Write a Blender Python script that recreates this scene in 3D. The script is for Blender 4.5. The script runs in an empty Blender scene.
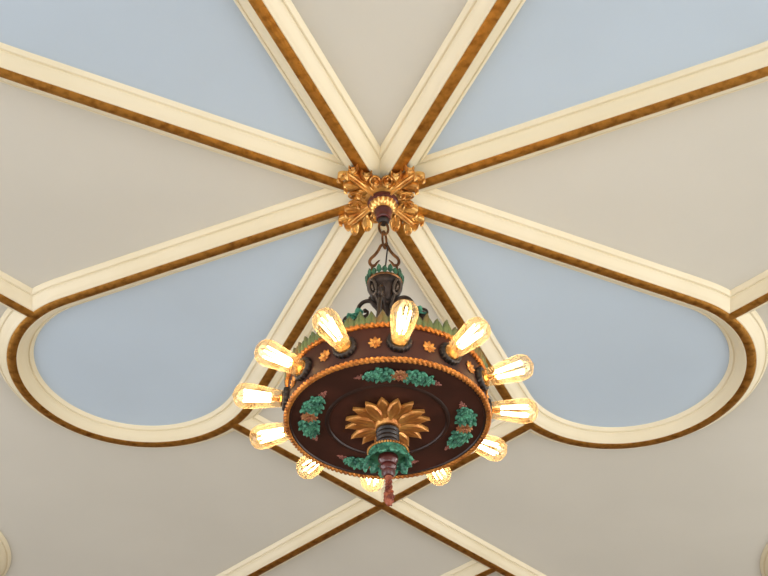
import bpy, bmesh, math, random
from math import sin, cos, pi, radians, sqrt, atan2
from mathutils import Vector, Matrix
random.seed(4)
S = 2.3                      # metres per plan unit (camera to rib soffit)
ZC = 1.5                     # camera height
ZS = ZC + S                  # height of the rib soffit
HP = 0.015                   # rib depth in plan units
C = bpy.context.scene.collection

# ------------------------------------------------------------------ materials
def mat(name, col, rough=.5, metal=0., var=None, vscale=30., vdetail=4., bump=0., bscale=60., bdist=.002, vpow=(.4, .6), spec=.5, coat=0.):
    m = bpy.data.materials.new(name); m.use_nodes = True
    nt = m.node_tree; b = nt.nodes['Principled BSDF']
    b.inputs['Base Color'].default_value = (*col, 1)
    b.inputs['Roughness'].default_value = rough
    b.inputs['Metallic'].default_value = metal
    b.inputs['Specular IOR Level'].default_value = spec
    b.inputs['Coat Weight'].default_value = coat
    tc = nt.nodes.new('ShaderNodeTexCoord')
    if var:
        n = nt.nodes.new('ShaderNodeTexNoise'); n.inputs['Scale'].default_value = vscale; n.inputs['Detail'].default_value = vdetail
        r = nt.nodes.new('ShaderNodeValToRGB')
        r.color_ramp.elements[0].position = vpow[0]; r.color_ramp.elements[0].color = (*col, 1)
        r.color_ramp.elements[1].position = vpow[1]; r.color_ramp.elements[1].color = (*var, 1)
        nt.links.new(tc.outputs['Object'], n.inputs['Vector']); nt.links.new(n.outputs['Fac'], r.inputs['Fac'])
        nt.links.new(r.outputs['Color'], b.inputs['Base Color'])
    if bump:
        n2 = nt.nodes.new('ShaderNodeTexNoise'); n2.inputs['Scale'].default_value = bscale; n2.inputs['Detail'].default_value = 5
        bp = nt.nodes.new('ShaderNodeBump'); bp.inputs['Strength'].default_value = bump; bp.inputs['Distance'].default_value = bdist
        nt.links.new(tc.outputs['Object'], n2.inputs['Vector']); nt.links.new(n2.outputs['Fac'], bp.inputs['Height'])
        nt.links.new(bp.outputs['Normal'], b.inputs['Normal'])
    return m

def srgb(r, g, b):
    f = lambda c: (c/255/12.92 if c/255 <= .04045 else ((c/255+.055)/1.055)**2.4)
    return (f(r), f(g), f(b))

M = {}
M['cream'] = mat('cream_moulding_paint', srgb(234, 224, 196), .45, var=srgb(229, 218, 187), vscale=2.5, bump=.15, bscale=25)
M['panel'] = mat('warm_white_plaster', srgb(208, 206, 196), .75, var=srgb(203, 201, 191), vscale=1.2, bump=.12, bscale=40)
M['blue'] = mat('pale_blue_plaster', srgb(184, 201, 217), .75, var=srgb(180, 196, 211), vscale=1.2, bump=.12, bscale=40)
M['gold'] = mat('gold_leaf', srgb(208, 152, 74), .46, 1., var=srgb(158, 106, 46), vscale=45, vdetail=8, bump=.35, bscale=90, bdist=.004, vpow=(.45, .72))
M['carved'] = mat('carved_gilding', srgb(236, 190, 116), .28, .9, var=srgb(186, 124, 60), vscale=22, vdetail=6, bump=.3, bscale=70, bdist=.003, vpow=(.45, .75))
M['petal'] = mat('antique_gold_paint', srgb(218, 158, 84), .36, .5, var=srgb(180, 114, 54), vscale=40, bump=.3, bscale=80)
M['wood'] = mat('dark_brown_lacquer', srgb(50, 27, 20), .42, 0, var=srgb(40, 22, 16), vscale=9, bump=.12, bscale=60, spec=.35)
M['band'] = mat('maroon_brown_paint', srgb(68, 36, 27), .5, 0, var=srgb(54, 28, 20), vscale=12, bump=.1, spec=.3)
M['maroon'] = mat('oxblood_paint', srgb(96, 38, 36), .35, 0, var=srgb(70, 26, 26), vscale=30, coat=.3)
M['rope'] = mat('copper_gold_rope', srgb(202, 132, 62), .36, .7, var=srgb(140, 76, 34), vscale=45, vpow=(.45, .75))
M['iron'] = mat('bronzed_iron', srgb(66, 50, 40), .4, .5, var=srgb(42, 32, 27), vscale=40, bump=.2)
M['handle'] = mat('worn_grey_iron', srgb(96, 82, 70), .36, .5, var=srgb(58, 46, 38), vscale=40)
M['black'] = mat('black_iron', srgb(38, 34, 32), .38, .3, var=srgb(54, 46, 42), vscale=50)
M['bronze'] = mat('brown_bronze', srgb(140, 96, 58), .38, .75, var=srgb(88, 58, 36), vscale=40)
M['green'] = mat('verdigris_green', srgb(84, 158, 128), .45, .1, var=srgb(34, 92, 74), vscale=60, vpow=(.42, .62))
M['palegreen'] = mat('gilded_green_leaf', srgb(100, 116, 74), .45, .2, var=srgb(134, 104, 58), vscale=28, vpow=(.45, .68))
M['crown'] = mat('dark_green_leaf', srgb(62, 116, 84), .5, .1, var=srgb(38, 76, 56), vscale=60)
M['rust'] = mat('rust_red_carving', srgb(170, 94, 66), .42, .1, var=srgb(116, 54, 40), vscale=60, vpow=(.42, .62))
M['berry'] = mat('dusty_rose_paint', srgb(150, 92, 78), .45, .1, var=srgb(110, 60, 48), vscale=60)
M['flower'] = mat('yellow_gold_paint', srgb(226, 164, 84), .4, .4, var=srgb(184, 116, 52), vscale=60)
M['peach'] = mat('peach_gold_flower', srgb(190, 136, 92), .42, .3, var=srgb(150, 84, 56), vscale=60)
M['brass'] = mat('bulb_brass', srgb(214, 160, 84), .25, .9)
M['wall'] = mat('ochre_wall_paint', srgb(186, 178, 164), .7, var=srgb(176, 168, 154), vscale=2)
M['floor'] = mat('pale_oak_floor', srgb(186, 170, 150), .5, var=srgb(168, 150, 128), vscale=3)
M['dark_wall'] = mat('dark_reflected_wall', srgb(96, 70, 50), .5, var=srgb(76, 54, 38), vscale=4)  # dark colour chosen for an unseen wall, to darken reflections in the gold
M['white'] = mat('white_joinery', srgb(232, 228, 220), .4)

def glass_mat():
    m = bpy.data.materials.new('amber_bulb_glass'); m.use_nodes = True
    nt = m.node_tree; nt.nodes.clear()
    out = nt.nodes.new('ShaderNodeOutputMaterial')
    tr = nt.nodes.new('ShaderNodeBsdfTransparent'); tr.inputs['Color'].default_value = (1., .90, .74, 1)
    tl = nt.nodes.new('ShaderNodeBsdfTranslucent'); tl.inputs['Color'].default_value = (1., .70, .38, 1)
    gl = nt.nodes.new('ShaderNodeBsdfGlossy'); gl.inputs['Roughness'].default_value = .06; gl.inputs['Color'].default_value = (1, .9, .75, 1)
    lw = nt.nodes.new('ShaderNodeLayerWeight'); lw.inputs['Blend'].default_value = .35
    mr = nt.nodes.new('ShaderNodeMapRange'); mr.inputs['To Min'].default_value = .05; mr.inputs['To Max'].default_value = .38
    m1 = nt.nodes.new('ShaderNodeMixShader')
    m2 = nt.nodes.new('ShaderNodeMixShader'); m2.inputs['Fac'].default_value = .07
    nt.links.new(lw.outputs['Facing'], mr.inputs['Value']); nt.links.new(mr.outputs['Result'], m1.inputs['Fac'])
    nt.links.new(tr.outputs[0], m1.inputs[1]); nt.links.new(tl.outputs[0], m1.inputs[2])
    nt.links.new(m1.outputs[0], m2.inputs[1]); nt.links.new(gl.outputs[0], m2.inputs[2])
    nt.links.new(m2.outputs[0], out.inputs['Surface'])
    return m
M['glass'] = glass_mat()

def emit_mat(name, col, st):
    m = bpy.data.materials.new(name); m.use_nodes = True
    b = m.node_tree.nodes['Principled BSDF']
    b.inputs['Base Color'].default_value = (1, .8, .5, 1)
    b.inputs['Emission Color'].default_value = (*col, 1); b.inputs['Emission Strength'].default_value = st
    return m
FIL = 18.
M['filament'] = emit_mat('glowing_filament', (1., .80, .50), FIL)

def pane_mat():
    m = bpy.data.materials.new('window_glass'); m.use_nodes = True
    nt = m.node_tree; nt.nodes.clear()
    out = nt.nodes.new('ShaderNodeOutputMaterial'); tr = nt.nodes.new('ShaderNodeBsdfTransparent'); gl = nt.nodes.new('ShaderNodeBsdfGlossy')
    gl.inputs['Roughness'].default_value = .02; mx = nt.nodes.new('ShaderNodeMixShader'); mx.inputs['Fac'].default_value = .06
    nt.links.new(tr.outputs[0], mx.inputs[1]); nt.links.new(gl.outputs[0], mx.inputs[2]); nt.links.new(mx.outputs[0], out.inputs['Surface'])
    return m
M['pane'] = pane_mat()

# ------------------------------------------------------------------ mesh builder (plan units, scaled by S on build)
class MB:
    def __init__(s): s.v = []; s.f = []
    def add(s, vs, fs, mx=None):
        o = len(s.v)
        s.v += [(mx @ Vector(p)) if mx is not None else Vector(p) for p in vs]
        s.f += [tuple(i+o for i in f) for f in fs]
        return s
    def lathe(s, prof, n=48, mx=None, flute=None):
        """prof: list of (r, z); flute(k, i) -> radius factor"""
        vs = []; fs = []; m = len(prof)
        for k in range(n):
            a = 2*pi*k/n
            for i, (r, z) in enumerate(prof):
                q = r*(flute(a, i) if flute else 1)
                vs.append((q*cos(a), q*sin(a), z))
        for k in range(n):
            for i in range(m-1):
                a, b = k*m+i, ((k+1) % n)*m+i
                fs.append((a, b, b+1, a+1))
        for i in (0, m-1):
            if prof[i][0] > 1e-6:
                fs.append(tuple(k*m+i for k in range(n)))
        return s.add(vs, fs, mx)
    def tube(s, pts, r, n=8, closed=False, mx=None, caps=True):
        pts = [Vector(p) for p in pts]; N = len(pts)
        rr = r if isinstance(r, (list, tuple)) else [r]*N
        tans = []
        for i in range(N):
            a = pts[(i-1) % N] if (closed or i > 0) else pts[i]
            b = pts[(i+1) % N] if (closed or i < N-1) else pts[i]
            tans.append((b-a).normalized())
        ref = Vector((0, 0, 1)) if abs(tans[0].z) < .9 else Vector((1, 0, 0))
        nrm = (ref - ref.dot(tans[0])*tans[0]).normalized()
        vs = []; fs = []
        for i in range(N):
            nrm = (nrm - nrm.dot(tans[i])*tans[i]).normalized(); bn = tans[i].cross(nrm)
            for k in range(n):
                a = 2*pi*k/n; vs.append(pts[i] + rr[i]*(cos(a)*nrm + sin(a)*bn))
        for i in range(N if closed else N-1):
            j = (i+1) % N
            for k in range(n):
                l = (k+1) % n; fs.append((i*n+k, i*n+l, j*n+l, j*n+k))
        if not closed and caps:
            fs += [tuple(range(n)), tuple((N-1)*n+k for k in range(n))]
        return s.add(vs, fs, mx)
    def ball(s, c, r, nu=8, nv=6, sq=(1, 1, 1), mx=None):
        vs = [(c[0], c[1], c[2]+r*sq[2])]; fs = []
        for i in range(1, nv):
            p = pi*i/nv
            for k in range(nu):
                a = 2*pi*k/nu; vs.append((c[0]+r*sq[0]*sin(p)*cos(a), c[1]+r*sq[1]*sin(p)*sin(a), c[2]+r*sq[2]*cos(p)))
        vs.append((c[0], c[1], c[2]-r*sq[2])); L = len(vs)-1
        for k in range(nu):
            l = (k+1) % nu
            fs.append((0, 1+k, 1+l)); fs.append((L, 1+(nv-2)*nu+l, 1+(nv-2)*nu+k))
            for i in range(nv-2): fs.append((1+i*nu+k, 1+(i+1)*nu+k, 1+(i+1)*nu+l, 1+i*nu+l))
        return s.add(vs, fs, mx)
    def box(s, a, b, mx=None):
        vs = [(x, y, z) for x in (a[0], b[0]) for y in (a[1], b[1]) for z in (a[2], b[2])]
        return s.add(vs, [(0, 1, 3, 2), (4, 6, 7, 5), (0, 4, 5, 1), (2, 3, 7, 6), (0, 2, 6, 4), (1, 5, 7, 3)], mx)
    def leaf(s, L, W, mx, lobes=0, depth=.3, ridge=.1, curl=0., roll=0., point=1., thick=.1, ns=16, nt=8, vein=0., widest=.45, cup=0.):
        """a leaf along +x, width along y, face towards +z; sizes of relief relative to W"""
        vs = []; top = []; fs = []
        def env(t):
            e = t**(math.log(.5)/math.log(widest))          # maps widest -> .5
            return max(0., sin(pi*min(1, e)))**point
        grid = []
        for i in range(ns+1):
            t = i/ns; w = W*max(env(t), .22*(1-t)+.015)
            row = []
            lob = 1.
            if lobes:
                ph = (t*lobes) % 1.; lob = 1 - depth*(1-sin(pi*ph)**.6)
            for j in range(nt+1):
                q = 2*j/nt-1
                y = q*w*(1-(1-lob)*abs(q))
                x = L*t + (L/(lobes+1)*.5*abs(q)**1.5*(1-t) if lobes else 0)
                z = W*(ridge*(1-q*q) + cup*q*q*env(t) - (.12*math.exp(-(q*7)**2) if vein else 0))
                if vein: z += W*vein*cos(abs(q)*pi*3)*env(t)
                if lobes: z += W*.16*sin(pi*((t*lobes+.35*abs(q)) % 1.))*min(1, abs(q)*2)
                # bend upwards: curl (quadratic) then a rolled tip
                z += curl*t*t
                if roll and t > .72:
                    a = (t-.72)/.28*pi*1.15; rad = roll
                    x = L*.72 + rad*sin(a)*1.2; z += rad*(1-cos(a))
                row.append((x, y, z))
            grid.append(row)
        n = nt+1
        for row in grid: vs += row
        off = len(vs)
        for row in grid: vs += [(x*.985, y*.9, z-thick*W) for (x, y, z) in row]
        for i in range(ns):
            for j in range(nt):
                a = i*n+j; fs.append((a, a+n, a+n+1, a+1)); b = a+off; fs.append((b, b+1, b+n+1, b+n))
            a = i*n; fs.append((a, a+off, a+off+n, a+n)); a = i*n+nt; fs.append((a, a+n, a+n+off, a+off))
        for j in range(nt):
            fs.append((j, j+1, j+1+off, j+off)); a = ns*n+j; fs.append((a, a+off, a+off+1, a+1))
        return s.add(vs, fs, mx)
    def build(s, name, m, parent=None, smooth=True, sharp=35, scale=None, loc=None, merge=True):
        k = S if scale is None else scale
        me = bpy.data.meshes.new(name)
        me.from_pydata([tuple(v*k) for v in s.v], [], s.f)
        bm = bmesh.new(); bm.from_mesh(me)
        if merge: bmesh.ops.remove_doubles(bm, verts=bm.verts, dist=1e-6)
        bmesh.ops.recalc_face_normals(bm, faces=bm.faces)
        if smooth:
            for f in bm.faces: f.smooth = True
            for e in bm.edges:
                if len(e.link_faces) == 2 and e.calc_face_angle(0) > radians(sharp): e.smooth = False
        bm.to_mesh(me); bm.free()
        me.materials.append(m)
        o = bpy.data.objects.new(name, me); C.objects.link(o)
        if parent: o.parent = parent
        if loc is not None: o.location = loc
        return o

def struct(o, label=None):
    o['kind'] = 'structure'
    if label: o['label'] = label
    return o
def T(x, y, z): return Matrix.Translation((x, y, z))
def R(a, ax): return Matrix.Rotation(a, 4, ax)
def smooth_path(pts, n=6, closed=False):
    P = [Vector(p) for p in pts]; out = []; N = len(P)
    for i in range(N if closed else N-1):
        p0 = P[(i-1) % N] if (closed or i > 0) else P[0]*2-P[1]
        p1 = P[i]; p2 = P[(i+1) % N]
        p3 = P[(i+2) % N] if (closed or i < N-2) else P[-1]*2-P[-2]
        for k in range(n):
            t = k/n
            out.append(.5*((2*p1)+(p2-p0)*t+(2*p0-5*p1+4*p2-p3)*t*t+(3*p1-p0-3*p2+p3)*t**3))
    if not closed: out.append(P[-1])
    return out
def copy_part(o, parent, mx=None):
    c = o.copy(); C.objects.link(c); c.parent = parent
    if mx is not None: c.matrix_local = mx
    return c

# ------------------------------------------------------------------ ceiling pattern
AL, VD, LC, LR, TT = radians(24.46), .614, .4386, .1539, 1.060
def to3(p): return Vector((p[0], p[1], 0))
def lobe_path():
    """teardrop in the +x+y quadrant: from the centre out along one rib, round the lobe, back along the other"""
    b = pi/2-AL                                   # steeper rib, angle from x
    pts = [(t*cos(AL), t*sin(AL)) for t in (.004, .1, .2, .3, .36, .395)]
    cx = LC/sqrt(2)
    a0, a1 = radians(45-104), radians(45+104)
    arc = [(cx+LR*cos(a), cx+LR*sin(a)) for a in [a0+(a1-a0)*k/20 for k in range(21)]]
    back = [(t*cos(b), t*sin(b)) for t in (.395, .36, .3, .2, .1, .004)]
    return [(p.x, p.y) for p in smooth_path([to3(p) for p in pts+arc+back], 4)]
W2 = .025
half = [(.0058, .0), (.0070, .0), (.0076, .0007), (.0096, .0016), (.0122, .0034), (.0146, .0062), (.0172, .0083), (.0186, .0090), (.0187, .0104), (.0196, .0106), (.0199, .0099), (.0212, .0102), (.0220, .0112), (.0228, .0122), (.0240, .0131), (.0246, .0142), (.025, .0150), (.025, .0158)]
PROF = [(-u, z) for u, z in reversed(half)] + half
GPROF = [(.0059*q, -.0010*(1-q*q)-.0002) for q in (-1, -.75, -.5, -.25, 0, .25, .5, .75, 1)] + [(.0059, .0006), (-.0059, .0006)]
def sweep(path, prof, dz=0.):
    P = [Vector((p[0], p[1])) for p in path]; N = len(P); vs = []; fs = []; n = len(prof)
    for i in range(N):
        a = P[max(0, i-1)]; b = P[min(N-1, i+1)]; t = (b-a).normalized(); nn = Vector((-t.y, t.x))
        for u, z in prof:
            q = P[i]+nn*u; vs.append((q.x, q.y, z+dz))
    for i in range(N-1):
        for k in range(n):
            l = (k+1) % n; fs.append((i*n+k, i*n+l, (i+1)*n+l, (i+1)*n+k))
    fs += [tuple(range(n)), tuple((N-1)*n+k for k in range(n))]
    return vs, fs
TRIM = [0]
def trim(path, label):
    TRIM[0] += 1
    dz = TRIM[0]*.00003
    o = MB().add(*sweep(path, PROF, dz)).build('trim_%d' % TRIM[0], M['cream'], sharp=28, loc=(0, 0, ZS))
    struct(o, label)
    g = MB().add(*sweep(path, GPROF, -dz)).build('gold_band', M['gold'], o, sharp=50)
    g['label'] = 'gilded band along the edge of the moulding'
    return o
def quad(path, sx, sy, ox=0, oy=0): return [(ox+sx*x, oy+sy*y) for x, y in path]
lp = lobe_path()
names = {(-1, 1): 'cream teardrop moulding with gold band, left of the chandelier',
         (1, 1): 'cream teardrop moulding with gold band, right of the chandelier',
         (-1, -1): 'cream and gold moulding around the upper left blue panel',
         (1, -1): 'cream and gold moulding around the upper right blue panel'}
for (sx, sy), lb in names.items(): trim(quad(lp, sx, sy), lb)
trim(quad(lp, 1, -1, -TT, TT), 'rounded cream moulding end at the lower left edge of the ceiling')
trim(quad(lp, -1, -1, TT+.012, TT+.014), 'rounded cream moulding end at the lower right edge of the ceiling')
ax, ay = .1982, .4158
def line(a, b, n=6): return [(a[0]+(b[0]-a[0])*k/n, a[1]+(b[1]-a[1])*k/n) for k in range(n+1)]
e = .613
trim(line((-ax, ay), (e, VD+e)), 'straight cream and gold moulding running to the lower right under the chandelier')
trim(line((ax, ay), (-e, VD+e)), 'straight cream and gold moulding running to the lower left under the chandelier')
trim(line((ay, ax), (VD+e, -e)), 'cream and gold moulding leaving the right teardrop towards the upper right')
trim(line((ay, -ax), (VD+e, e)), 'cream and gold moulding beyond the right edge of the view')
trim(line((-ay, ax), (-VD-e, -e)), 'cream and gold moulding leaving the left teardrop towards the upper left')
trim(line((-ay, -ax), (-VD-e, e)), 'cream and gold moulding beyond the left edge of the view')
trim(line((.179, .787), (-.25, 1.216)), 'short cream and gold branch moulding at the bottom edge right of centre')

# flat ceiling field and the blue panels
X0, X1, Y0, Y1 = -3.4, 3.4, -4.6, 3.4
zp = ZS + HP*S
cm = MB().box((X0, Y0, zp), (X1, Y1, zp+.12)).build('ceiling', M['panel'], smooth=False, scale=1)
struct(cm, 'warm white plaster ceiling divided by gilded mouldings')
def blue(path, sx, sy, ox=0, oy=0):
    q = [(ox+sx*x, oy+sy*y) for x, y in path]; n = len(q)
    vs = [(x*S, y*S, zp-.002) for x, y in q] + [(x*S, y*S, zp+.002) for x, y in q]
    fs = [tuple(range(n)), tuple(range(2*n-1, n-1, -1))] + [(i, (i+1) % n, (i+1) % n+n, i+n) for i in range(n)]
    o = MB().add(vs, fs).build('blue_panel', M['blue'], cm, smooth=False, scale=1, merge=False)
    o['label'] = 'pale blue plaster panel'
for sx, sy in names: blue(lp, sx, sy)
blue(lp, 1, -1, -TT, TT); blue(lp, -1, -1, TT+.012, TT+.014)

# ------------------------------------------------------------------ room below (outside the view), made up to light the ceiling
struct(MB().box((X0, Y0, -.1), (X1, Y1, 0)).build('floor', M['floor'], smooth=False, scale=1))
def wall(name, axis, at, th, a0, a1, holes, m_=None):
    """axis 'x': wall plane x=at running along y; holes: (b0,b1,z0,z1)"""
    m = MB(); top = zp
    def bx(p0, p1, z0, z1):
        if p1-p0 < 1e-4 or z1-z0 < 1e-4: return
        lo, hi = min(at, at+th), max(at, at+th)
        if axis == 'x': m.box((lo, p0, z0), (hi, p1, z1))
        else: m.box((p0, lo, z0), (p1, hi, z1))
    cur = a0
    for b0, b1, z0, z1 in sorted(holes):
        bx(cur, b0, 0, top); bx(b0, b1, 0, z0); bx(b0, b1, z1, top); cur = b1
    bx(cur, a1, 0, top)
    struct(m.build(name, m_ or M['wall'], smooth=False, scale=1, merge=False))
WIN = [0]
def window(axis, at, th, b0, b1, z0, z1, power, col):  # invented opening out of view, lets light onto the ceiling
    WIN[0] += 1
    m = MB(); mid = at+th*.5
    def bx(p0, p1, q0, q1, d=.04, mm=m):
        if axis == 'x': mm.box((mid-d, p0, q0), (mid+d, p1, q1))
        else: mm.box((p0, mid-d, q0), (p1, mid+d, q1))
    f = .05
    bx(b0, b0+f, z0, z1); bx(b1-f, b1, z0, z1); bx(b0, b1, z0, z0+f); bx(b0, b1, z1-f, z1)
    bx((b0+b1)/2-.02, (b0+b1)/2+.02, z0, z1, .03); bx(b0, b1, (z0+z1)/2-.02, (z0+z1)/2+.02, .03)
    o = struct(m.build('window_%d' % WIN[0], M['white'], smooth=False, scale=1, merge=False))
    p = MB(); bx(b0+f, b1-f, z0+f, z1-f, .004, p); p.build('pane', M['pane'], o, smooth=False, scale=1)
    l = bpy.data.lights.new('added_daylight', 'AREA'); l.shape = 'RECTANGLE'; l.energy = power; l.color = col  # area lamp added outside each unseen opening
    l.size = b1-b0; l.size_y = z1-z0
    ob = bpy.data.objects.new('added_daylight', l); C.objects.link(ob)
    c = (b0+b1)/2; z = (z0+z1)/2; sg = 1 if th > 0 else -1
    if axis == 'x':
        ob.location = (at+th+sg*.05, c, z); d = Vector((-sg, 0, 0))
    else:
        ob.location = (c, at+th+sg*.05, z); d = Vector((0, -sg, 0))
    ob.rotation_euler = d.to_track_quat('-Z', 'Y').to_euler()
RW = [(-3.6, -2.2, .7, 2.9), (-1.4, 0., .7, 2.9), (.8, 2.2, .7, 2.9)]
BW = [(-2.6, -1.3, .7, 2.9), (-.65, .65, .7, 2.9), (1.3, 2.6, .7, 2.9)]
wall('wall_right', 'x', X1, .25, Y0, Y1, RW)
wall('wall_left', 'x', X0, -.25, Y0, Y1, RW)
for h in RW: window('x', X0, -.25, *h, 56, (.98, .98, 1.))  # left side added, weaker, to even out the light on the ribs
wall('wall_back', 'y', Y0, -.25, X0-.25, X1+.25, BW)
wall('wall_front', 'y', Y1, .25, X0-.25, X1+.25, [], M['dark_wall'])  # unseen wall kept dark so gold bands facing it stay dim
for h in RW: window('x', X1, .25, *h, 72, (1., .98, .94))
for h in BW: window('y', Y0, -.25, *h, 36, (.97, .98, 1.))

# ------------------------------------------------------------------ ceiling rosette
ros = bpy.data.objects.new('ceiling_rosette', None); C.objects.link(ros); ros.location = (.001*S, -.003*S, ZS)
ros['label'] = 'carved gilded acanthus leaf rosette on the ceiling where the ribs meet'; ros['category'] = 'ceiling ornament'
DN = R(pi, 'X')                                          # face downwards
MB().lathe([(0, .004), (.021, .004), (.022, .000), (.020, -.003), (.016, -.006), (0, -.008)], 32).build('boss', M['carved'], ros)
def acanthus():
    m = MB()
    m.leaf(.063, .0072, T(0, 0, .002), lobes=0, ridge=.7, curl=.002, roll=.0034, thick=.5, ns=30, nt=12, vein=.12, widest=.5, point=.6)
    for sg in (-1, 1):                                    # side leaflets with their own curled tips
        for (px, an, ln, wd, up) in ((.008, 58, .0205, .0056, .0030), (.019, 48, .029, .0068, .0050), (.035, 38, .023, .0056, .0045)):
            m.leaf(ln, wd, T(px, 0, .0005) @ R(sg*radians(an), 'Z') @ R(radians(-4), 'Y'), lobes=0, ridge=.7, curl=up, roll=.0022, thick=.6, ns=20, nt=12, vein=.09, widest=.6, point=.7)
    m.tube([(.004, 0, .0082), (.02, 0, .0090), (.04, 0, .0092), (.050, 0, .0085)], [.0013, .0012, .0010, .0006], 6)
    return m
ac = acanthus().build('acanthus_leaf', M['carved'], ros, sharp=45)
for k in range(4):
    mx = T(0, 0, -.001*S) @ R(radians(45+90*k + (1.5, -2, 2, -1)[k]), 'Z') @ T(.006*S, 0, 0) @ DN
    if k == 0: ac.matrix_local = mx
    else: copy_part(ac, ros, mx)
def scroll_leaf():
    m = MB()
    for sg in (-1, 1):
        mx = T(.008, sg*.0010, .001) @ R(sg*radians(15), 'Z')
        m.leaf(.026, .0062, mx, ridge=.6, curl=.003, thick=.4, ns=18, nt=10, vein=.12, widest=.62, point=.6)
        lp2 = [(.0275+.0056*cos(a)*1.3, sg*.0064+.0050*sin(a), .0052) for a in [2*pi*k/22 for k in range(22)]]
        m.tube(lp2, .0012, 6, closed=True)
        m.ball((.0275, sg*.0064, .0030), .0042, 12, 8, (1.2, 1, .6))
        m.ball((.0240, sg*.0064, .0050), .0016, 8, 6)
    return m
sl = scroll_leaf().build('scroll_leaf', M['carved'], ros, sharp=45)
for k in range(4):
    mx = T(0, 0, -.001*S) @ R(radians(90*k), 'Z') @ DN
    if k == 0: sl.matrix_local = mx
    else: copy_part(sl, ros, mx)

# ------------------------------------------------------------------ chandelier
ch = bpy.data.objects.new('chandelier', None); C.objects.link(ch)
ch.location = (.0030*S, 0, ZS); ch.rotation_euler = (radians(1.0), radians(-1.12), 0)
ch['label'] = 'round dark brown and gold chandelier with twelve glowing bulbs hanging from the ceiling rosette'; ch['category'] = 'chandelier'
YAW = radians(8.5)                                       # turn of the drum
# canopy cup
MB().lathe([(0, -.004), (.0150, -.004), (.0166, -.0065), (.0170, -.009), (.0163, -.0115), (.0146, -.0125), (.0140, -.0122)], 40).build('canopy', M['maroon'], ch)
MB().lathe([(.0142, -.0115), (.0142, -.0135), (.0128, -.017), (.0106, -.0195), (.0090, -.0205)], 96, flute=lambda a, i: 1+.13*abs(sin(a*9))*(1 if 0 < i < 4 else .3)).build('gadroon_cup', M['carved'], ch)
MB().lathe([(.0094, -.0195), (.0098, -.0215), (.0094, -.024), (.0082, -.0265), (.0076, -.030), (.0080, -.0315), (.0072, -.033), (0, -.0335)], 32).build('canopy_bell', M['maroon'], ch)
MB().lathe([(.0058, -.033), (.0064, -.0345), (.0060, -.0365), (.0045, -.0385), (0, -.039)], 24).build('canopy_tip', M['black'], ch)
def link(w, l, r):
    pts = []
    for k in range(24):
        a = 2*pi*k/24; pts.append((w*cos(a), 0, l*sin(a)*(1 if abs(sin(a)) < .99 else 1)))
    return MB().tube(pts, r, 8, closed=True)
lk = link(.0052, .0092, .00135).build('chain_link', M['bronze'], ch); lk.matrix_local = T(0, 0, -.0455*S) @ R(radians(20), 'Z')
l2 = link(.0046, .0118, .00125).build('chain_link', M['bronze'], ch); l2.matrix_local = T(.0006*S, 0, -.0625*S) @ R(radians(62), 'Z')
# lyre shaped hanger with curled feet
m = MB()
for sg in (-1, 1):
    P = [(sg*.0004, 0, -.0690), (sg*.0034, 0, -.0712), (sg*.0060, 0, -.0775), (sg*.0098, 0, -.0840), (sg*.0138, 0, -.0890), (sg*.0152, 0, -.0940), (sg*.0134, 0, -.0985), (sg*.0098, 0, -.0985), (sg*.0078, 0, -.0950), (sg*.0050, 0, -.0915)]
    pp = smooth_path(P, 6)
    m.tube(pp, [.0017 if i < 40 else .0017-.0009*(i-40)/(len(pp)-41) for i in range(len(pp))], 8)
    m.tube([(sg*.0128, 0, -.0980), (sg*.0128, 0, -.110), (sg*.0125, 0, -.126)], .0013, 8)
m.build('hanger', M['bronze'], ch)
MB().tube(smooth_path([(.0035, .001, -.0655), (.0036, -.001, -.075), (.0022, -.001, -.09), (.0008, 0, -.105), (0, 0, -.122)], 5), .0008, 6).build('cord', M['black'], ch)
# crown bowl
bw = [(0, -.1245), (.0185, -.1245), (.0196, -.1262), (.0200, -.1285), (.0196, -.131), (.0186, -.1322), (.0180, -.1340), (.0166, -.1388), (.0140, -.1435), (.0112, -.1470), (.0090, -.1492), (.0084, -.1515), (.0094, -.153), (.0090, -.155), (.0066, -.157), (0, -.1575)]
MB().lathe([(r*.91, z) for r, z in bw], 48).build('crown_bowl', M['iron'], ch)
MB().lathe([(.0172, -.1222), (.0182, -.1230), (.0184, -.1246), (.0176, -.1256), (.0164, -.1250)], 48).build('crown_rim', M['bronze'], ch)
m = MB()
for k in range(20):
    a = 2*pi*k/20
    big = k % 2 == 0
    m.leaf(.0118 if big else .0095, .0031, R(a, 'Z') @ T(.0172, 0, -.1245) @ R(radians(-72), 'Y') @ DN, lobes=2, depth=.2, ridge=.4, curl=-.0022, thick=.25, ns=12, nt=6, vein=.08, widest=.4, point=.7)
m.build('leaf_crown', M['crown'], ch, sharp=50)
# scroll handles on the bowl
m = MB()
P = [(.0172 - .0030*sin(2*pi*k/24)*-1*.9, .0040*cos(2*pi*k/24), -.1385+.0078*sin(2*pi*k/24)) for k in range(24)]
m.tube(P, .0015, 8, closed=True)
m.tube([(.0172, 0, -.1345), (.0176, 0, -.1385), (.0160, 0, -.1425)], [.0012, .0019, .0010], 8)
m.tube(smooth_path([(.0152, 0, -.1450), (.0125, 0, -.1495), (.0100, 0, -.1545), (.0078, 0, -.162)], 5), .0016, 8)
hd = m.build('scroll_handle', M['handle'], ch)
for k in range(4):
    mx = R(radians(45+90*k), 'Z')
    if k == 0: hd.matrix_local = mx
    else: copy_part(hd, ch, mx)
# stem down to the drum
MB().lathe([(0, -.155), (.0058, -.156), (.0062, -.160), (.0046, -.164), (.0044, -.170), (.0072, -.175), (.0088, -.182), (.0082, -.190), (.0056, -.197), (.0044, -.205), (.0050, -.22), (.0062, -.235), (.0095, -.245), (.011, -.258), (.0095, -.268), (0, -.268)], 32).build('stem', M['iron'], ch)
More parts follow.
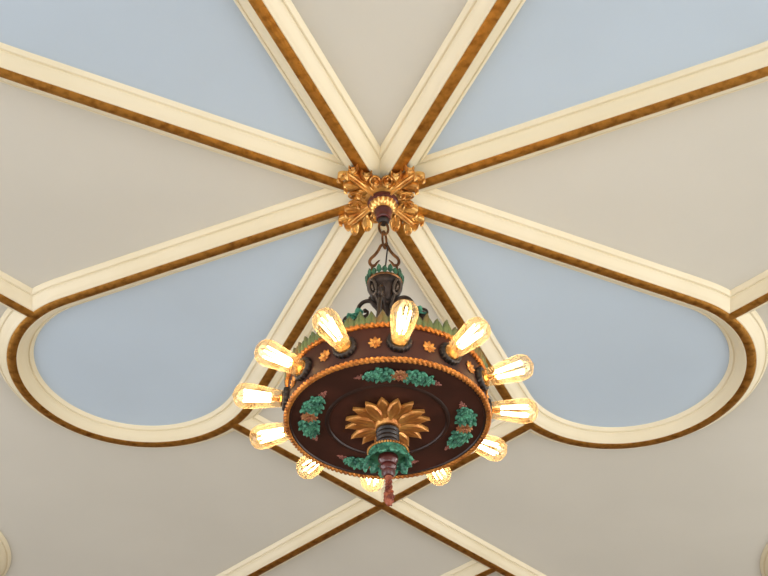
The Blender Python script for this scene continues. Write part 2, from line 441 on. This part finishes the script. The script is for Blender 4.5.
# scroll arms
def arm():
    m = MB()
    m.tube(smooth_path([(.0060, 0, -.1630), (.0100, 0, -.1545), (.0160, 0, -.1490), (.0225, 0, -.1500), (.0270, 0, -.1560), (.0272, 0, -.1640), (.0235, 0, -.1690), (.0185, 0, -.1665), (.0180, 0, -.1620), (.0205, 0, -.1610)], 6), [.0021]*28+[.0021-.0012*k/26 for k in range(27)], 8)
    m.tube(smooth_path([(.0070, 0, -.1760), (.0140, 0, -.1740), (.0230, 0, -.1720), (.0320, 0, -.1745), (.0390, 0, -.1830), (.0470, 0, -.2020), (.0560, 0, -.2200), (.0680, 0, -.2380), (.0800, 0, -.2520), (.0860, 0, -.2620)], 6), .0021, 8)
    Q = []
    for k in range(20):
        a = radians(200-20*k); rad = .0066*(1-.6*k/19)
        Q.append((.0375+rad*cos(a), 0, -.1720+rad*sin(a)))
    m.tube(Q, [.0018-.0008*k/19 for k in range(20)], 8)
    m.ball((.0205, 0, -.1612), .0024, 8, 6)
    m.ball((.0380, 0, -.1722), .0026, 8, 6)
    for t in (.0126, .0288): m.ball((t, 0, -.1702), .0026, 8, 6)
    return m
am = arm().build('scroll_arm', M['iron'], ch)   # the near one carries no leaf
lm_ = MB()
for an, ln in ((-38, .017), (0, .020), (38, .017), (88, .013), (-88, .013)):
    lm_.leaf(ln, .0052, T(.0255, 0, -.1690) @ R(radians(20), 'Y') @ R(radians(an), 'Z'), lobes=3, depth=.3, ridge=.4, curl=-.002, roll=.0018, thick=.3, ns=16, nt=8, widest=.5, point=.7)
lf = lm_.build('arm_leaf', M['green'], am, sharp=50)
for k in range(4):
    mx = T(0, 0, .004*S) @ R(radians(-8+90*k), 'Z')
    if k == 0: am.matrix_local = mx
    else:
        c = copy_part(am, ch, mx)
        if k != 3: copy_part(lf, c)
# drum
ZT, ZB = -.2550, -.2945                                  # top and bottom of the drum
MB().lathe([(0, ZT-.0005), (.0888, ZT-.0005), (.0933, ZT-.0015), (.0933, ZB+.0015), (.0923, ZB)], 128).build('drum', M['band'], ch)
du = [(.0928, .0010), (.0918, -.0010), (.0906, -.0011), (.0896, .0002), (.0886, .0020), (.0866, .0026), (.0850, .0018), (.0600, .0012), (.0584, .0000), (.0566, -.0012), (.0552, -.0012), (.0538, .0006), (.0530, .0034), (.0518, .0044), (.0200, .0044), (0, .0044)]
drum_under = MB().lathe([(r, ZB+z) for r, z in du], 128).build('drum_underside', M['wood'], ch)
drum_under['label'] = 'dark brown round underside with raised rings'
def rope(Rr, z, r, n, name):
    m = MB(); N = n*12; K = 12
    vs = []; fs = []
    for i in range(N):
        a = 2*pi*i/N
        for k in range(K):
            b = 2*pi*k/K
            q = r*(1+.34*(2*abs(sin((b+a*n)*1.0))**.7-1.0))
            vs.append(((Rr+q*cos(b))*cos(a), (Rr+q*cos(b))*sin(a), z+q*sin(b)))
    for i in range(N):
        for k in range(K):
            j, l = (i+1) % N, (k+1) % K
            fs.append((i*K+k, i*K+l, j*K+l, j*K+k))
    return m.add(vs, fs).build(name, M['rope'], ch)
rope(.0942, ZB, .0022, 62, 'rope_trim')
rope(.0942, ZT, .0022, 62, 'rope_trim')
# leaf crest around the top
m = MB()
NL = 58
for k in range(NL):
    a = 2*pi*(k+.5*.3)/NL
    for off, ln, wd, tilt in ((0, .0170 if k % 2 else .0150, .0040, 78), (-.36, .0118, .0032, 72), (.36, .0118, .0032, 72)):
        aa = a+off*2*pi/NL
        m.leaf(ln*random.uniform(.92, 1.06), wd, R(aa, 'Z') @ T(.0938 if off == 0 else .0950, 0, ZT) @ R(radians(-tilt), 'Y') @ DN @ R(off*.7, 'Z'), ridge=.5, curl=-.0022, thick=.3, ns=7, nt=4, vein=.1, widest=.42, point=.75)
m.build('leaf_crest', M['palegreen'], ch, sharp=50)

# flower rosettes on the band
m = MB()
for k in range(8):
    m.leaf(.0064, .00155, T(0, 0, .0008) @ R(2*pi*k/8, 'Z'), ridge=.5, curl=.0004, thick=.3, ns=8, nt=6, widest=.66, point=.6)
m.ball((0, 0, .0016), .0017, 10, 6, (1, 1, .7))
fr = m.build('flower_rosette', M['flower'], ch, sharp=50)
FACE = Matrix(((0, 0, 1, 0), (1, 0, 0, 0), (0, 1, 0, 0), (0, 0, 0, 1)))   # local z -> outwards x
for k in range(12):
    mx = R(YAW+radians(-90+15+30*k), 'Z') @ T(.0933*S, 0, ((ZT+ZB)/2-.0005)*S) @ FACE
    if k == 0: fr.matrix_local = mx
    else: copy_part(fr, ch, mx)
# sockets and bulbs: local axis +z points outwards along the bulb
sk = MB().lathe([(0, -.004), (.0096, -.004), (.0106, -.0015), (.0112, .0010), (.0110, .0034), (.0101, .0048), (.0086, .0050), (.0084, .0020)], 72, flute=lambda a, i: 1+(.05*sin(a*18) if 1 < i < 6 else 0)).build('socket', M['black'], ch, sharp=60)
BK = .835
prof = [(r*.9, z*BK) for r, z in [(.0088, .0035), (.0089, .0075), (.0092, .011), (.0098, .0155), (.0106, .021), (.0115, .0275), (.0122, .034), (.0131, .0400), (.01355, .0450), (.0134, .0490), (.0126, .0530), (.0110, .0563), (.0085, .0588), (.0055, .0603), (.0025, .0611), (.0008, .0622), (0, .0625)]]
bp = MB().lathe(prof, 32).build('bulb', M['glass'], ch, sharp=80)
bb = MB().lathe([(.0070, .000), (.0072, .002), (.0066, .003), (.0072, .004), (.0066, .005), (.0072, .006), (.0050, .0075), (.0030, .0085), (.0026, .0135), (.0032, .0145), (0, .0150)], 24).build('bulb_base', M['brass'], bp)
m = MB()
for k in range(6):
    a = 2*pi*k/6
    r0, r1 = .0036, .0056
    m.tube([(r0*cos(a), r0*sin(a), .0160), ((r0+r1)/2*cos(a+.12), (r0+r1)/2*sin(a+.12), .028), (r1*cos(a+.2), r1*sin(a+.2), .0415)], .0008, 6)
fl = m.build('filament', M['filament'], bp)
fl['label'] = 'white hot glowing filament'
TILT = radians(2)
for k in range(12):
    mx = R(YAW+radians(-92+30*k), 'Z') @ T(.0933*S, 0, ((ZT+ZB)/2-.0005)*S) @ R(-TILT, 'Y') @ FACE
    if k == 0: sk.matrix_local = mx; bp.matrix_local = mx
    else:
        copy_part(sk, ch, mx); c = copy_part(bp, ch, mx); copy_part(bb, c); copy_part(fl, c)

# garlands on the underside: local x outwards, y along the rim, z down (face)
def garland():
    GR = .0730
    def at(q, dr=0.):                                   # q: arc angle from the middle
        return (cos(q)*(GR+dr), sin(q)*(GR+dr))
    fm = MB()
    c = at(0)
    for k in range(12):
        a = 2*pi*k/12; fm.leaf(.0080, .0019, T(c[0], c[1], .0022) @ R(a, 'Z'), ridge=.6, curl=.0008, thick=.4, ns=8, nt=6, widest=.6, point=.6)
    for k in range(6): fm.ball((c[0]+.0017*cos(k), c[1]+.0017*sin(k), .0048), .0012, 6, 4)
    lms = []; bms = []
    for sg in (-1, 1):
        l = MB()
        for (q, dr, sz) in ((.135, .0055, 1.), (.135, -.0045, 1.), (.20, .001, 1.05), (.25, .0055, .92), (.26, -.0050, .92), (.315, .0015, .95), (.36, .0040, .75), (.375, -.0035, .75), (.42, .0005, .7)):
            x, y = at(sg*q, dr)
            n = 5; base = random.uniform(0, 2)
            for k in range(n):
                a = base+2*pi*k/n
                l.leaf(.0062*sz, .0022*sz, T(x, y, .0016) @ R(a, 'Z') @ R(radians(random.uniform(-34, -4)), 'Y'), ridge=.6, curl=.0005, thick=.5, ns=6, nt=4, vein=.1, widest=.5, point=.7)
            l.ball((x, y, .0026), .0012*sz, 6, 4)
        lms.append(l)
        b = MB()
        for (q, dr, r) in ((.46, .0022, .0016), (.46, -.0022, .0016), (.485, 0, .0017), (.505, .0018, .0014), (.51, -.0015, .0014), (.535, .0002, .0014), (.56, .0006, .0011)):
            x, y = at(sg*q, dr); b.ball((x, y, .0012), r, 8, 6)
        b.tube([(*at(sg*q), .001) for q in (.44, .48, .52, .565)], .0011, 6)
        bms.append(b)
    return fm, lms, bms
fm, lms, bms = garland()
first = None
for k in range(4):
    mx = T(0, 0, (ZB+.0014)*S) @ R(YAW+radians(-90+90*k), 'Z') @ DN
    if k == 0:
        g0 = fm.build('garland', M['peach'], ch, sharp=50); g0.matrix_local = mx; g0['label'] = 'carved garland of green leaves around a peach flower'
        subs = [l.build('leaf_cluster', M['green'], g0, sharp=50) for l in lms] + [b.build('berry_cluster', M['berry'], g0) for b in bms]
    else:
        c = copy_part(g0, ch, mx)
        for s_ in subs: copy_part(s_, c)
# sunflower
sf = MB().lathe([(0, -.289), (.0150, -.2895), (.0150, -.294), (.0125, -.299), (.0108, -.303), (0, -.304)], 32).build('sunflower', M['petal'], ch)
m = MB().leaf(.0300, .0068, Matrix(), ridge=.40, curl=.0020, thick=.3, ns=20, nt=12, vein=.10, widest=.46, point=1.0)
pt = m.build('petal', M['petal'], sf, sharp=55)
for k in range(16):
    up = k % 2
    mx = R(radians(-90+3+11.25+22.5*k), 'Z') @ T(.0098*S, 0, (-.2990+.0016*up)*S) @ DN @ R(radians(7), 'Y')
    if k == 0: pt.matrix_local = mx
    else: copy_part(pt, sf, mx)
MB().lathe([(0, -.303), (.0098, -.304), (.0110, -.3065), (.0099, -.3085), (.0109, -.311), (.0098, -.313), (.0108, -.3155), (.0097, -.3175), (.0106, -.320), (.0095, -.322), (.0100, -.327), (0, -.327)], 40).build('neck', M['black'], ch)
MB().lathe([(0, -.324), (.0130, -.3245), (.0172, -.327), (.0176, -.330), (.0165, -.333), (.012, -.334), (0, -.334)], 40).build('cup_plate', M['green'], ch)
m = MB()
for k in range(44):
    a = 2*pi*k/44; m.ball((.0182*cos(a), .0182*sin(a), -.3285), .00135, 7, 5)
m.build('bead_ring', M['petal'], ch)
m = MB()
for k in range(12):
    a = 2*pi*(k+.5)/12; b = k % 2
    m.leaf(.0150 if b else .0135, .0054, R(a, 'Z') @ T(.0150, 0, -.3290) @ R(radians(70 if b else 76), 'Y'), lobes=3, depth=.3, ridge=.35, curl=.0028, thick=.22, ns=18, nt=8, vein=.08, widest=.5, point=.55)
m.build('leaf_cup', M['green'], ch, sharp=50)
MB().lathe([(0, -.332), (.0086, -.333), (.0094, -.3355), (.0090, -.3385), (.0070, -.3405), (.0064, -.342), (.0074, -.3435), (.0074, -.3455), (.0060, -.347), (.0054, -.3485), (.0064, -.350), (.0062, -.3525), (.0046, -.355), (0, -.3555)], 32).build('finial', M['maroon'], ch)
m = MB()
pr = [(.0040, -.354), (.0036, -.3565), (.0030, -.360), (.0028, -.364), (.0031, -.368), (.0042, -.372), (.0050, -.3755), (.0048, -.379), (.0038, -.382), (.0025, -.3845), (0, -.3858)]
pr = [(r*.86, z) for r, z in pr]
m.lathe(pr, 24)
for i in range(64):                                    # twisted rows of small carved scales
    t = i/63; z = -.3555-.0288*t
    for j in range(len(pr)-1):
        if pr[j+1][1] <= z <= pr[j][1]:
            w = (pr[j][1]-z)/(pr[j][1]-pr[j+1][1]); r = pr[j][0]*(1-w)+pr[j+1][0]*w; break
    a = i*2.4
    m.ball((r*cos(a), r*sin(a), z), .0008+.0004*sin(pi*t), 6, 5, (1, 1, 1.3))
m.build('carved_drop', M['rust'], ch, sharp=60)

# ------------------------------------------------------------------ world, camera, view
w = bpy.data.worlds.new('World'); bpy.context.scene.world = w; w.use_nodes = True
w.node_tree.nodes['Background'].inputs['Color'].default_value = (.75, .85, 1, 1)
w.node_tree.nodes['Background'].inputs['Strength'].default_value = .6
th, f, x0, y0, roll, yaw = 0.73420, 1277.86, -.00473, .96228, -.0069, -.00613
cy, sy_ = cos(yaw), sin(yaw)
def p2w(v): return Vector((cy*v[0]+sy_*v[1], -sy_*v[0]+cy*v[1], v[2]))
r_, u_, f_ = Vector((1, 0, 0)), Vector((0, -sin(th), cos(th))), Vector((0, cos(th), sin(th)))
r2 = cos(roll)*r_-sin(roll)*u_; u2 = sin(roll)*r_+cos(roll)*u_
r2, u2, f2 = p2w(r2), p2w(u2), p2w(f_)
pos = p2w((-x0*S, -y0*S, 0)); pos.z = ZC
cam = bpy.data.cameras.new('camera'); co = bpy.data.objects.new('camera', cam); C.objects.link(co)
b = -f2
co.matrix_world = Matrix(((r2.x, u2.x, b.x, pos.x), (r2.y, u2.y, b.y, pos.y), (r2.z, u2.z, b.z, pos.z), (0, 0, 0, 1)))
cam.sensor_width = 36; cam.lens = f/768*36; cam.clip_start = .05
sc = bpy.context.scene; sc.camera = co
vs_ = sc.view_settings; vs_.view_transform = 'Standard'; vs_.look = 'None'; vs_.gamma = 1; vs_.use_curve_mapping = False
vs_.exposure = 0.13
sc.cycles.use_denoising = True
sc.cycles.max_bounces = 10; sc.cycles.transparent_max_bounces = 16; sc.cycles.caustics_reflective = False; sc.cycles.caustics_refractive = False
sc.cycles.sample_clamp_indirect = 6
